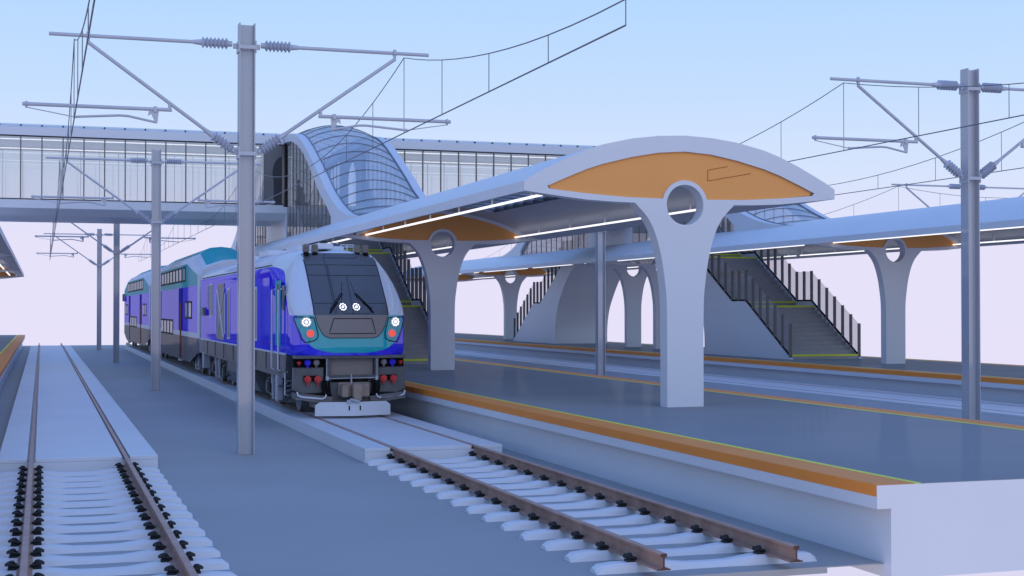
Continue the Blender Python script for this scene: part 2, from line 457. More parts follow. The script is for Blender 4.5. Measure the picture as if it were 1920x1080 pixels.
    for a,b in ((26.3,43.2),(44.1,52.6),(53.0,61.0),(65.2,73.0),(74.0,82.0),(83.2,100.0)): lights(a,b)
    return root
can=make_canopy(P1)
tag(can,'large white arched canopy in the middle with an orange end panel','canopy','platform canopies')
c2=copy_tree(can); c2.location.x=P2; tag(c2,'white arched canopy over the far platform on the right','canopy')
c3=copy_tree(can); c3.location.x=P0; tag(c3,'white canopy whose far corner shows at the left edge','canopy')

# ------------------------------------------------------------------ stair towers
YBF,YBB=60.90,66.30
TOPS=smoothcurve([(45.0,5.86),(45.9,5.88),(47.54,6.02),(49.28,6.40),(51.26,7.12),(52.73,7.84),(54.4,8.63),(56.05,9.36),(57.3,9.80),(58.45,10.06),(59.6,10.18),(60.9,10.22)],4)
BOTS=smoothcurve([(50.42,6.12),(51.1,6.50),(52.56,7.13),(54.21,8.02),(55.84,8.88),(56.8,9.25),(57.7,9.52),(58.6,9.73),(59.53,9.86),(60.9,9.94)],4)
def mir(p): return (2*YC-p[0],p[1])
def make_tower(cx):
    root=empty('stair_hall',(cx,YC,5.8))
    poly=[(44.9,5.72)]+TOPS+[mir(p) for p in TOPS[::-1]]+[(2*YC-44.9,5.72),(2*YC-50.42,5.72)]+[mir(p) for p in BOTS]+BOTS[::-1]+[(50.42,5.72)]
    for s in (-1,1):
        m=MB(); m.prism([(y,z) for y,z in poly],'x',cx+s*1.84,cx+s*1.50); m.build('curved_frame',M['paint'],root,smooth=30)
    prof=[(y,z-.02) for y,z in TOPS if y>46.4]; prof+= [mir(p) for p in prof[::-1]]
    def zt(y):
        if y>YC: y=2*YC-y
        return interp(TOPS,y)
    m=MB(); rows=[]
    ys=[p[0] for p in prof]
    def rise(y):
        yy=min(y,2*YC-y); return .42*min(1,max(.05,(yy-46.0)/5))
    for y in ys:
        rows.append([(cx+dx,y,zt(y)-.03+rise(y)*(1-(dx/1.5)**2)) for dx in [-1.5+3*k/12 for k in range(13)]])
    m.grid(rows); m.build('curved_glass_roof',M['dglass'],root,smooth=True)
    y=47.7; k=0
    while y<2*YC-47.6:
        m=MB(); m.tube([(cx+dx,y,zt(y)-.01+rise(y)*(1-(dx/1.5)**2)) for dx in [-1.5+3*k/12 for k in range(13)]],.015,5)
        m.build('roof_rib',M['rib'],root); y+=.93 if not(59<y<2*YC-59.5) else 1.4
    for s in (-1,1):
        m=MB(); m.tube([(cx+s*1.49,y,zt(y)+.015) for y in ys],.022,5); m.build('glazing_edge',M['rib'],root)
    # side glazing
    for s in (-1,1):
        x=cx+s*1.70
        for sg in (1,-1):
            y=50.42
            yy=[50.42+.806*k for k in range(14)]
            for a,b in zip(yy,yy[1:]):
                za,zb=interp(BOTS,a),interp(BOTS,b)
                q=[(a,5.86),(b,5.86),(b,zb),(a,za)]
                if sg<0: q=[mir(p) for p in q]
                m=MB(); m.add([(x,p[0],p[1]) for p in q],[(0,1,2,3)]); m.build('glass_panel',M['sglass'],root)
                yq=a if sg>0 else 2*YC-a
                m=MB(); m.box(x-.02,x+.02,yq-.016,yq+.016,5.86,za); m.build('mullion',M['post'],root)
            m=MB(); yq=[50.42,YBF] if sg>0 else [2*YC-YBF,2*YC-50.42]; m.box(x-.035,x+.035,yq[0],yq[1],5.80,5.87); m.build('sill',M['frame'],root)
        # portal wall under and beside the bridge passage
        arch=[(YC-1.0,7.2),(YC-1.0,8.6)]+[(YC-1.0*math.cos(t),8.6+1.0*math.sin(t)*.9) for t in [math.pi*k/12 for k in range(1,12)]]+[(YC+1.0,8.6),(YC+1.0,7.2)]
        m=MB(); xa,xb=cx+s*1.66,cx+s*1.74
        m.box(xa,xb,YBF+.02,YBB-.02,5.74,6.93); m.build('portal_base',M['paint'],root)
        m=MB()
        pl=[(YBF+.35,7.2)]+arch+[(YBB-.05,7.2),(YBB-.05,9.93),(YBF+.35,9.93)]
        m.prism(pl,'x',xa,xb); m.build('portal_wall',M['wallgrey'],root)
        m=MB(); m.box(cx+s*1.63,cx+s*1.76,YBF+.03,YBF+.33,7.2,9.9); m.build('door_jamb',M['black'],root)
    return root
tw=make_tower(P1); tag(tw,'glazed stair hall with S-curved white frames rising from the middle canopy to the footbridge','stair hall','stair halls')
tw2=copy_tree(tw); tw2.location.x=P2; tag(tw2,'glazed stair hall on top of the far canopy, partly hidden behind the middle canopy','stair hall')

# ------------------------------------------------------------------ footbridge
br=empty('footbridge',(4,YC,6.64),'long glass walled white footbridge crossing above the train and tracks','footbridge')
def span(x0,x1):
    m=MB(); m.prism([(YBF,6.93),(YBF+.45,6.64),(YBB-.45,6.64),(YBB,6.93),(YBB,7.28),(YBF,7.28)],'x',x0,x1); m.build('deck',M['paint'],br)
    arc=[(YBF-.06,9.88),(YBF-.06,10.22)]+[(lerp(YBF-.06,YBB+.06,k/10),10.22+.32*(1-(k/5-1)**2)) for k in range(1,10)]+[(YBB+.06,10.22),(YBB+.06,9.88),(YBB-.35,9.88)]+[(lerp(YBB-.35,YBF+.35,k/8),9.88+.30*(1-(k/4-1)**2)) for k in range(1,8)]+[(YBF+.35,9.88)]
    m=MB(); m.prism(arc,'x',x0,x1); m.build('roof',M['paint'],br,smooth=25)
    for y in (YBF+.02,YBB-.02):
        m=MB(); m.box(x0,x1,y-.03,y+.03,9.83,9.885); m.box(x0,x1,y-.03,y+.03,7.275,7.32); m.build('window_rail',M['frame'],br)
    for y in (YBF+.9,YBB-.9):
        m=MB(); m.box(x0+.3,x1-.3,y-.03,y+.03,9.80,9.84); m.build('tube_light',M['light'],br)
    n=int(round((x1-x0)/.82)); d=(x1-x0)/n
    for k in range(n):
        a=x0+k*d
        for y in (YBF+.02,YBB-.02):
            bk=y>YC; m=MB(); w_=.014 if bk else .024; m.box(a-w_,a+w_,y-w_*1.5,y+w_*1.5,7.31,9.84); m.build('mullion',M['tube'] if bk else M['post'],br)  # back mullions paler and thinner, haze of the glass put into their colour
            if k==n-1 and y<YC and x0<0:
                m=MB(); m.box(a+.03,a+d-.06,y-.02,y+.03,7.32,9.83); m.build('end_panel',M['wallgrey'],br)
                m=MB(); m.prism([(a+.42,7.33)]+[(a+d-.07-.40*math.cos(t),8.6+.75*math.sin(t)) for t in [math.pi/2*q/8 for q in range(9)]]+[(a+d-.07,7.33)],'y',y-.025,y-.022); m.build('arch_reveal',M['frame'],br); continue
            m=MB(); m.add([(a,y,7.3),(a+d,y,7.3),(a+d,y,9.85),(a,y,9.85)],[(0,1,2,3)]); m.build('glass_panel',M['bglass'],br)
    # glazed ridge strip with brackets
    m=MB(); m.prism([(YBF+.25,10.25),(YBF+.25,10.33),(YBF+1.4,10.52),(YBF+1.4,10.40)],'x',x0,x1); m.build('roof_glazing',M['dglass'],br)
    m=MB()
    for k in range(n): m.box(x0+k*d-.03,x0+k*d+.03,YBF+.2,YBF+.32,10.24,10.35)
    m.build('roof_bracket',M['frame'],br)
span(-7.39,P1-1.85); span(P1+1.85,P2-1.85)
m=MB(); m.prism([(YBF,6.93),(YBF+.45,6.64),(YBB-.45,6.64),(YBB,6.93),(YBB,7.2),(YBF,7.2)],'x',P1-1.85,P1+1.85); m.build('landing_deck',M['paint'],br)
m=MB(); m.prism([(YBF,6.93),(YBF+.45,6.64),(YBB-.45,6.64),(YBB,6.93),(YBB,7.2),(YBF,7.2)],'x',P2-1.85,P2+1.85)
m.build('landing_deck',M['paint'],br)

# ------------------------------------------------------------------ stairs
def make_stair():
    root=empty('staircase',(0,0,ZP))
    Z=ZP
    line=[(0,0),(3.5,2.0),(4.67,2.0),(8.27,4.1),(9.44,4.1),(13.1,6.25)]   # walking line
    up=.18
    under=[(13.1,5.75),(11.4,4.75)]+smoothcurve([(9.96,4.08),(8.8,3.36),(7.95,2.52),(7.5,1.95),(7.25,1.4),(7.12,.8),(7.1,0)],4)
    wall=[(-.12,0),(0,.07)]+[(y,z+up) for y,z in line[1:]]+under
    for s in (-1,1):
        m=MB(); m.prism([(y,Z+z) for y,z in wall],'x',s*1.52,s*1.40); m.build('side_wall',M['paint'],root)
        m=MB(); pts=[(0,.07)]+[(y,z+up) for y,z in line[1:]]
        for (a,b),(c,d) in zip(pts,pts[1:]): m.prism([(a,Z+b),(c,Z+d),(c,Z+d+.07),(a,Z+b+.07)],'x',s*1.48,s*1.44)
        m.build('base_channel',M['black'],root)
    m=MB(); body=[(y,z-.02) for y,z in line]+under
    body=[(.3,0)]+[(y+.12,z-.12) for y,z in line[1:]]+under
    m.prism([(y,Z+z) for y,z in body],'x',-1.40,1.40); m.build('stair_core',M['paint'],root)
    m=MB(); nz=[]
    def flight(y0,z0,y1,z1,n):
        t=(y1-y0)/n; r=(z1-z0)/n
        for k in range(n):
            ya=y0+k*t; za=z0+(k+1)*r
            m.box(-1.398,1.398,ya,ya+t+.12,Z+za-r-.1 if k else Z+za-r,Z+za-.001*0)
            if k in (0,n-1): nz.append((ya,za,r))
    flight(0,0,3.5,2.0,12); flight(4.67,2.0,8.27,4.1,12); flight(9.44,4.1,13.1,6.25,12)
    m.box(-1.398,1.398,3.5,4.67,Z+1.88,Z+2.002); m.box(-1.398,1.398,8.27,9.44,Z+3.98,Z+4.102)
    m.build('steps',M['stair'],root)
    for ya,za,r in nz:
        m=MB(); m.box(-1.396,1.396,ya-.008,ya+.10,Z+za-.055,Z+za+.006); m.build('step_nosing',M['yellow'],root)
    # balustrade
    pts=[(0,.10)]+[(y,z+up) for y,z in line[1:]]
    ys=[.02+.58*k for k in range(6)]+[3.5,4.08,4.67]+[4.67+.60*k for k in range(1,6)]+[8.27,8.85,9.44]+[9.44+.61*k for k in range(1,6)]
    for s in (-1,1):
        x=s*1.46
        for i,y in enumerate(ys):
            z=interp(pts,y); w=.05
            w=.058; m=MB(); m.box(x-w,x+w,y-.02,y+.02,Z+z+.0 if y>.1 else Z,Z+z+1.22); m.build('baluster',M['post'],root)
            if i<len(ys)-1:
                y2=ys[i+1]; z2=interp(pts,y2)
                m=MB(); m.add([(x,y+.02,Z+z+.06),(x,y2-.02,Z+z2+.06),(x,y2-.02,Z+z2+1.20),(x,y+.02,Z+z+1.20)],[(0,1,2,3)]); m.build('glass_panel',M['rglass'],root)
    return root
sp=make_stair()
first_s=True
for cx,nmx in ((P1,'middle'),(P2,'far')):
    for y,rz,t in ((46.85,0,'near'),(79.3,math.pi,'back')):
        o=sp if first_s else copy_tree(sp); first_s=False
        o.location=(cx+(.12 if nmx=='far' else 0),y,ZP); o.rotation_euler.z=rz
        lab={('middle','near'):'dark grey staircase with yellow nosings behind the locomotive, rising from the middle platform',
             ('middle','back'):'hidden rear staircase of the middle platform descending away from the camera',
             ('far','near'):'wide staircase with glass railings on the far platform at right, facing the camera',
             ('far','back'):'staircase on the far platform seen from its white side wall, descending to the left'}[(nmx,t)]
        tag(o,lab,'staircase','platform staircases')
# ------------------------------------------------------------------ train
TX=T[1]
def coil(m,x,y,z0,z1,r=.10,tr=.022,turns=4,n=40):
    m.tube([(x+r*math.cos(2*math.pi*turns*k/n),y+r*math.sin(2*math.pi*turns*k/n),lerp(z0,z1,k/n)) for k in range(n+1)],tr,5)
def make_bogie(parent,yc,wb=2.9,nax=2,R=.46):
    b=empty('bogie',(0,yc-wloc(parent).y,0)); b.parent=parent; b.name='bogie'
    Y=yc
    for s in (-1,1):
        x=TX+s*.98
        m=MB()
        fr=[(Y-wb/2-.55,.72),(Y-wb/2-.45,.98),(Y-.9,1.02),(Y-.55,.80),(Y+.55,.80),(Y+.9,1.02),(Y+wb/2+.45,.98),(Y+wb/2+.55,.72),(Y+wb/2+.1,.70),(Y+.6,.62),(Y-.6,.62),(Y-wb/2-.1,.70)]
        m.prism(fr,'x',x-.07,x+.07); m.build('side_frame',M['under'],b)
        for a in (-1,1):
            ya=Y+a*wb/2
            m=MB(); m.box(x-.10,x+.14*s+ (0),ya-.17,ya+.17,.66,1.0); m.tube([(x,ya,.83),(x+s*.17,ya,.83)],.14,14); m.build('axle_box',M['under'],b)
            for d in (-.30,.30):
                m=MB(); coil(m,x,ya+d,.86,1.28,.085,.02,4); m.build('spring',M['steel'],b)
        for yy,c in ((Y-.45,'damper'),(Y+.5,'damper')):
            m=MB(); m.tube([(x+s*.13,yy,.55),(x+s*.13,yy,.95)],.045,10); m.tube([(x+s*.13,yy,.95),(x+s*.13,yy,1.35)],.065,10); m.build('damper',M['damper'],b,smooth=True)
        m=MB(); m.tube([(x+s*.10,Y-1.0,.62),(x+s*.12,Y-.2,.58),(x+s*.10,Y+1.2,.66)],.03,6); m.box(x+s*.05,x+s*.15,Y-.28,Y+.28,.70,1.12); m.build('brake_rigging',M['under'],b)
        for a in (-1,1):
            ya=Y+a*wb/2; 
            m=MB()
            xo=TX+s*.75
            m.tube([(xo-s*.07,ya,ZR+R),(xo-s*.045,ya,ZR+R),(xo-s*.04,ya,ZR+R),(xo+s*.065,ya,ZR+R),(xo+s*.067,ya,ZR+R)],[R+.03,R+.03,R,R-.005,R-.05],36)
            m.tube([(xo+s*.05,ya,ZR+R),(xo+s*.12,ya,ZR+R)],.13,16)
            wv=m.build('wheel',M['steel'],b,smooth=30)
    m=MB()
    for a in (-1,1): m.tube([(TX-.7,Y+a*wb/2,ZR+R),(TX+.7,Y+a*wb/2,ZR+R)],.08,10)
    m.box(TX-.85,TX+.85,Y-.25,Y+.25,.72,1.05); m.build('bolster',M['under'],b)
    return b

LF=31.78; LR=51.35
loco=empty('locomotive',(TX,LF,ZR),'blue, white and teal diesel locomotive with lit headlamps standing at the middle platform','locomotive')
ZK=[1.77,1.80,1.9,2.05,2.2,2.35,2.5,2.62,2.68,2.85,3.0,3.15,3.3,3.45,3.6,3.72,3.84,3.95,4.05,4.13,4.18,4.20]
def hwC(z): return interp([(1.77,1.28),(1.85,1.31),(2.0,1.32),(2.9,1.32),(3.2,1.29),(3.45,1.23),(3.7,1.14),(3.9,1.03),(4.05,.93),(4.13,.85)],z)
def yF(z): return interp([(1.77,LF+.03),(1.9,LF),(2.68,LF),(2.85,LF+.10),(4.13,LF+1.42),(4.2,LF+1.55)],z)
def Fy(x,z,hw=None):
    h=hw or hwC(z); t=min(1,abs(x)/h)
    c=interp([(1.77,.55),(2.68,.62),(4.13,.75)],z)
    return yF(z)+c*(1-(1-t**3.2)**(1/3.2))
ROWB=[(1.32,z) for z in ZK[:17]]; 
rowsB=[]
nb=[(1.32,3.86),(1.24,3.98),(1.08,4.10),(.72,4.22),(.0,4.30)]
rows=[]
for k,z in enumerate(ZK):
    if k<=16: hb,zb=1.32,z+(.0 if k<16 else .02)
    else: hb,zb=[(1.25,4.0),(1.12,4.12),(.86,4.24),(.45,4.33),(0,4.36)][k-17]
    if k<=19: hc=hwC(z)
    else: hc=[.45,0][k-20]
    half=[]
    c=interp([(1.77,.55),(2.68,.62),(4.13,.75)],z)
    nfr=12
    for i in range(nfr+1):
        t=math.sin(math.pi/2*i/nfr)
        x=t*max(hc,1e-4)
        y=(Fy(x,z) if k<=19 else yF(z)+.02+(.0 if k==20 else .0))
        if k>=20: y=yF(z)+.05*abs(x)
        half.append((x,y,z))
    ycur=half[-1][1]
    for q in range(1,9):
        t=q/8; y=lerp(ycur,35.6,t); e=t*t*(3-2*t)
        half.append((lerp(hc,hb,e),y,lerp(z,zb,e)))
    for y in (38,42,46,50,LR): half.append((hb,y,zb))
    full=[(TX-x,y,z) for x,y,z in half[::-1]]+[(TX+x,y,z) for x,y,z in half[1:]]
    rows.append(full)
# body shader: blue low down and along the side, white on the cab wedge and roof
def loco_body_mat():
    m=M['blue'].copy(); m.name='loco_livery'; nt=m.node_tree; b=nt.nodes['Principled BSDF']
    src=b.inputs['Base Color'].links[0].from_socket
    tc=nt.nodes.new('ShaderNodeTexCoord'); sp_=nt.nodes.new('ShaderNodeSeparateXYZ'); nt.links.new(tc.outputs['Object'],sp_.inputs[0])
    def math_(op,a,b_=None):
        n=nt.nodes.new('ShaderNodeMath'); n.operation=op
        for i,v in enumerate((a,b_)):
            if v is None: continue
            if isinstance(v,(int,float)): n.inputs[i].default_value=v
            else: nt.links.new(v,n.inputs[i])
        return n.outputs[0]
    Z=math_('ADD',sp_.outputs['Z'],ZR); Yl=sp_.outputs['Y']
    mr=nt.nodes.new('ShaderNodeMapRange'); mr.inputs['From Min'].default_value=2.68; mr.inputs['From Max'].default_value=3.86; nt.links.new(Z,mr.inputs['Value'])
    fc=nt.nodes.new('ShaderNodeFloatCurve'); nt.links.new(mr.outputs[0],fc.inputs['Value'])
    cv=fc.mapping.curves[0]; pts=[(0,.155),(.3,.27),(.57,.39),(.82,.53),(.93,.64),(1,.84)]
    cv.points[0].location=pts[0]; cv.points[1].location=pts[-1]
    for p in pts[1:-1]: cv.points.new(*p)
    fc.mapping.update()
    yb=math_('MULTIPLY',fc.outputs[0],4.0)
    up=math_('GREATER_THAN',Z,2.68); hi=math_('GREATER_THAN',Z,3.86); fwd=math_('LESS_THAN',Yl,yb)
    wm=math_('MULTIPLY',up,math_('MAXIMUM',hi,fwd))
    wm=math_('MAXIMUM',wm,math_('MULTIPLY',math_('LESS_THAN',Z,1.80),math_('GREATER_THAN',Yl,1.2)))
    mx=nt.nodes.new('ShaderNodeMix'); mx.data_type='RGBA'; nt.links.new(wm,mx.inputs[0]); nt.links.new(src,mx.inputs[6]); mx.inputs[7].default_value=(.70,.73,.80,1)
    nt.links.new(mx.outputs[2],b.inputs['Base Color'])
    return m
m=MB(); m.grid(rows)
n=len(rows[0])
m.add([r[0] for r in rows]+[r[-1] for r in rows][::-1],[tuple(range(2*len(rows)))])
m.build('body',loco_body_mat(),loco,smooth=40)

def patch(name,zs,xl,xr,mt,off=.012,par=loco,n=10,label=None):
    m=MB(); R_=[]
    for z in zs:
        a,b=xl(z),xr(z)
        R_.append([(TX+lerp(a,b,i/n),Fy(lerp(a,b,i/n),z)-off,z+off*.4) for i in range(n+1)])
    m.grid(R_)
    o=m.build(name,mt,par,smooth=40); return o
def zs(a,b,n=8): return [lerp(a,b,i/n) for i in range(n+1)]
def fine_line(pts,par=loco,w=.008,off=.016,mt='line'):
    m=MB()
    P_=[]
    for (xa,za),(xb,zb) in zip(pts,pts[1:]):
        L=max(2,int(math.hypot(xb-xa,zb-za)/.08))
        for i in range(L): P_.append((lerp(xa,xb,i/L),lerp(za,zb,i/L)))
    P_.append(pts[-1])
    m.tube([(TX+x,Fy(x,z)-off,z+off*.4) for x,z in P_],w,4); return m.build('panel_line',M[mt],par)
sc_w=lambda z: .84
ws=patch('windscreen',[2.685]+zs(2.75,4.14,14),lambda z:-.84,lambda z:.84,M['screen'],.014,n=18)
for pts in ([(-.83,3.85),(.83,3.85)],[(-.83,3.60),(.83,3.60)],[(-.40,3.85),(-.38,2.72)],[(-.36,3.85),(-.34,2.72)],[(.05,3.60),(.03,3.2),(.02,2.7)],[(-.83,2.95),(-.40,2.95)],[(.42,2.95),(.83,2.95)],[(-.30,2.85),(-.20,2.72),(.42,2.72),(.50,2.88)],[(-.36,4.13),(-.42,4.02),(.34,4.02),(.42,4.08)],[(-.42,4.02),(-.41,3.88)]):
    fine_line(pts,ws,.005,.018)
for s in (-1,1):   # pillars beside the screen
    patch('screen_pillar',[2.685]+zs(2.75,4.10,10),lambda z:s*.84,lambda z:s*(.865),M['line'],.013,n=1)
# lower grey nose panel
lpw=lambda z: interp([(2.16,.50),(2.18,.56),(2.22,.64),(2.3,.70),(2.45,.775),(2.68,.84)],z)
np_=patch('nose_panel',[2.16,2.18,2.2,2.24,2.3,2.4,2.5,2.6,2.68],lambda z:-lpw(z),lambda z:lpw(z),M['gpanel'],.016,n=14)
fine_line([(-.42,2.60),(.46,2.60),(.55,2.26),(-.52,2.26),(-.42,2.60)],np_,.009,.02)
fine_line([(-.84,2.68),(-.775,2.45),(-.70,2.3),(-.64,2.22),(-.56,2.18),(-.5,2.16),(.5,2.16),(.56,2.18),(.64,2.22),(.70,2.3),(.775,2.45),(.84,2.68)],np_,.007,.018)
# teal band
tw_=lambda z: interp([(1.83,.40),(1.86,.62),(1.92,.82),(2.0,.95),(2.15,1.08),(2.4,1.20),(2.68,1.30)],z)
tl=patch('teal_band',[1.83,1.85,1.88,1.92,1.97,2.03,2.1,2.2,2.3,2.4,2.5,2.6,2.68],lambda z:-tw_(z),lambda z:tw_(z),M['teal'],.008,n=24)
# headlight pods
def led(name,x,z,r,par,lens=True):
    def at(dx,dz,off): return (TX+x+dx,Fy(x+dx,z+dz)-off,z+dz)
    m=MB(); N=28
    rim=[at(r*1.12*math.cos(2*math.pi*k/N),r*1.12*math.sin(2*math.pi*k/N),.026) for k in range(N)]; rb=[at(r*1.2*math.cos(2*math.pi*k/N),r*1.2*math.sin(2*math.pi*k/N),.0) for k in range(N)]
    m.add(rim+[at(0,0,.026)]+rb,[(k,(k+1)%N,N) for k in range(N)]+[(k,N+1+k,N+1+(k+1)%N,(k+1)%N) for k in range(N)]); o=m.build(name,M['damper'] if lens else M['screen2'],par)
    m=MB()
    for k in range(9):
        a=2*math.pi*k/9; dx,dz=r*.74*math.cos(a),r*.74*math.sin(a)
        c=Vector(at(dx,dz,.038)); m.tube([c,c+Vector((0,-.012,0))],[r*.20,r*.17],8)
    m.tube([at(r*.74*math.cos(2*math.pi*k/24),r*.74*math.sin(2*math.pi*k/24),.040) for k in range(25)],r*.05,4)
    m.build('lens_ring',M['lwhite'],o)
    m=MB(); c=Vector(at(0,0,.038)); m.tube([c,c+Vector((0,-.014,0))],[r*.34,r*.30],12)
    m.build('lens',M['lwhite'],o)
for s in (-1,1):
    pod=[(s*.80,2.62),(s*1.20,2.64),(s*1.22,2.60),(s*1.08,2.16),(s*1.0,2.06),(s*.80,2.10),(s*.72,2.16),(s*.71,2.25),(s*.80,2.62)]
    pod=[(a-s*0.0+ (s*.06),b) for a,b in pod]
    fine_line(pod,tl,.011,.018)
    led('headlight',s*1.03,2.53,.108,loco)
    x=s*.94; z=2.27
    m=MB(); m.tube([(TX+x,Fy(x,z)+.02,z),(TX+x,Fy(x,z)-.035,z)],.105,24); o=m.build('tail_light',M['damper'],loco,smooth=30)
    m=MB(); m.tube([(TX+x,Fy(x,z)-.034,z),(TX+x,Fy(x,z)-.05,z)],[.08,.072],24); m.build('lens',M['lred'],o)
    led('centre_light',s*.155-.035,2.875,.095,loco,False)
    # wiper
    m=MB(); a=(s*.14,3.17); b=(s*.44,2.80)
    if s<0: b=(-.46,2.80)
    A=lambda p,o:(TX+p[0],Fy(p[0],p[1])-o,p[1])
    m.tube([A(a,.03),A(b,.05)],.012,5); m.tube([A((a[0]+s*.03,a[1]+.02),.04),A((b[0]+s*.03,b[1]+.02),.05)],.010,5)
    m.tube([A((s*.30,2.98),.05),A((s*.50,2.74),.035)],.022,5); m.tube([A((s*.10,3.45),.022),A((s*.17,3.1),.022),A((s*.24,2.84),.022)],.005,4)
    m.build('wiper',M['black'],loco)
    # roof horns
    for dx in (.58,.79) if s<0 else (.43,.63):
        m=MB(); c=TX+s*dx
        m.prism([(c-.066,4.16),(c+.066,4.16),(c+.07,4.2),(c+.07,4.32),(c+.045,4.35),(c-.045,4.35),(c-.07,4.32),(c-.07,4.2)],'y',33.22,33.36)
        m.build('horn',M['horn'],loco,bevel=.010)
        m=MB(); m.box(c-.06,c+.06,33.20,33.34,4.08,4.16); m.build('horn_base',M['black'],loco,bevel=.015)
# roof fittings
m=MB(); m.box(TX-.45,TX-.05,33.7,35.2,4.26,4.40); m.build('roof_hatch',M['white'],loco,bevel=.02)
m=MB(); m.tube([(TX-.05,34,4.25),(TX-.05,34,4.42),(TX+.12,34,4.42)],.03,8); m.build('aerial',M['white'],loco,smooth=True)
m=MB(); 
for z in (4.33,4.38): m.tube([(TX+.18,34,z),(TX+.5,34,z)],.012,6)
for x in (.18,.34,.5): m.tube([(TX+x,34,4.2),(TX+x,34,4.38)],.012,6)
m.build('roof_rail',M['white'],loco)
for y,a,b,z in ((36.5,-.6,.6,4.42),(40,-.8,.8,4.44),(44,-.7,.7,4.42),(47.5,-.5,.5,4.40)):
    m=MB(); m.box(TX+a,TX+b,y-.9,y+.9,4.26,z); m.build('roof_housing',M['white'],loco,bevel=.04)
m=MB()
y=35.2
while y<51: m.box(TX-1.335,TX-1.30,y,y+.10,3.885,3.91); m.box(TX+1.30,TX+1.335,y,y+.10,3.885,3.91); y+=.36
m.build('gutter_vents',M['black'],loco)
# side details (both sides)
for s in (-1,1):
    X=TX+s*1.32
    def side(name,y0,y1,z0,z1,mt,t=.012,par=loco,fr=None,ft=.03):
        if fr:
            m=MB(); m.box(X,X+s*t,y0-ft,y1+ft,z0-ft,z1+ft); f=m.build(name,M[fr],par,bevel=.004)
            m=MB(); m.box(X+s*t*.5,X+s*(t+.004),y0,y1,z0,z1); m.build('pane' if 'window' in name else 'mesh_screen',M[mt],f); return f
        m=MB(); m.box(X,X+s*t,y0,y1,z0,z1); return m.build(name,M[mt],par)
    side('grille',48.95,49.30,2.85,3.60,'paned',fr='white')
    side('grille',47.75,48.60,2.62,3.62,'paned',fr='white',ft=.06)
    side('grille',43.2,43.75,1.98,3.40,'paned',fr='white',ft=.06)
    g_=side('grille',44.55,46.3,1.86,3.62,'paned',fr='white',ft=.0)
    m=MB(); xx=X+s*.02
    m.tube([(xx,44.55,1.95),(xx,46.3,3.45)],.03,4); m.tube([(xx,46.3,1.95),(xx,44.55,3.45)],.03,4); m.tube([(xx,44.25,2.05),(xx,44.25,3.3)],.02,4); m.tube([(xx,46.5,2.05),(xx,46.5,3.3)],.02,4)
    m.build('cross_brace',M['white'],g_)
    side('grille',37.55,38.5,2.05,3.35,'paned',fr='white',ft=.06)
    # recessed looking equipment panels
    for a,b in ((35.3,37.2),(38.9,40.9),(41.2,42.9)):
        m=MB(); m.box(X,X+s*.018,a,b,1.98,3.62); m.build('side_panel',M['blue'],loco,bevel=.012)
    d=side('cab_door',33.62,34.35,1.95,3.50,'teal',t=.02)
    m=MB(); m.box(X+s*.018,X+s*.026,33.74,34.10,2.72,3.42); m.build('window',M['screen'],d,bevel=.004)
    for y in (33.50,34.50):
        m=MB(); m.tube([(X,y,3.30),(X+s*.08,y,3.28),(X+s*.08,y,1.40),(X+s*.02,y,1.36)],.022,8); m.build('grab_rail',M['white'],loco,smooth=True)
    m=MB(); m.box(X+s*.005,X+s*.02,33.06,33.34,2.80,3.38); m.build('side_window',M['grey'],loco)
    m=MB(); m.prism([(49.6,1.98+.62),(50.5,2.6),(50.3,2.88),(49.85,2.88)],'x',X+s*.005,X+s*.10); m.build('marker_lamp',M['horn'],loco)
    m=MB(); m.box(X-s*.02,X+s*.012,33.0,LR,1.755,1.795); m.build('sill_stripe',M['white'],loco)
    # underframe
    m=MB(); m.prism([(33.2,1.20),(33.0,1.76),(LR,1.76),(LR,1.32),(50.6,1.25)],'x',TX+s*1.02,TX+s*1.29); m.build('sole_bar',M['under'],loco,bevel=.01)
    for y in (34.0,36.1,37.9,40.2,42.6,44.9,47.2,49.4):
        m=MB(); m.box(TX+s*1.28,TX+s*1.31,y-.02,y+.02,1.3,1.75); m.build('rib',M['under'],loco)
    for k,z in enumerate((.62,.98,1.32)):
        m=MB(); m.box(TX+s*1.10,TX+s*1.34,33.75,34.35,z,z+.04); m.build('step',M['under'],loco)
    m=MB(); m.box(TX+s*1.20,TX+s*1.36,33.95,34.22,.62,1.24); m.build('damper_cover',M['damper'],loco,bevel=.02)
    m=MB(); m.tube([(TX+s*1.30,32.75,1.38),(TX+s*1.36,32.75,1.36),(TX+s*1.36,32.75,.86),(TX+s*1.33,32.75,.84)],.016,6); m.build('grab_rail',M['white'],loco,smooth=True)
    m=MB(); coil(m,TX+s*1.16,33.0,.75,1.2,.10,.025,4); m.build('spring',M['under'],loco)
    for y in (50.9,):
        m=MB(); m.box(TX+s*1.05,TX+s*1.30,y-.2,y+.2,.75,1.34); m.build('end_step',M['damper'],loco,bevel=.02)
m=MB(); m.prism([(TX-1.22,.95),(TX-1.05,.58),(TX+1.05,.58),(TX+1.22,.95),(TX+1.22,1.3),(TX-1.22,1.3)],'y',38.6,44.6); m.build('fuel_tank',M['under'],loco,bevel=.02)
m=MB(); m.box(TX-1.05,TX+1.05,32.5,LR,1.28,1.76); m.build('underframe',M['under'],loco)
make_bogie(loco,35.55); make_bogie(loco,47.9)
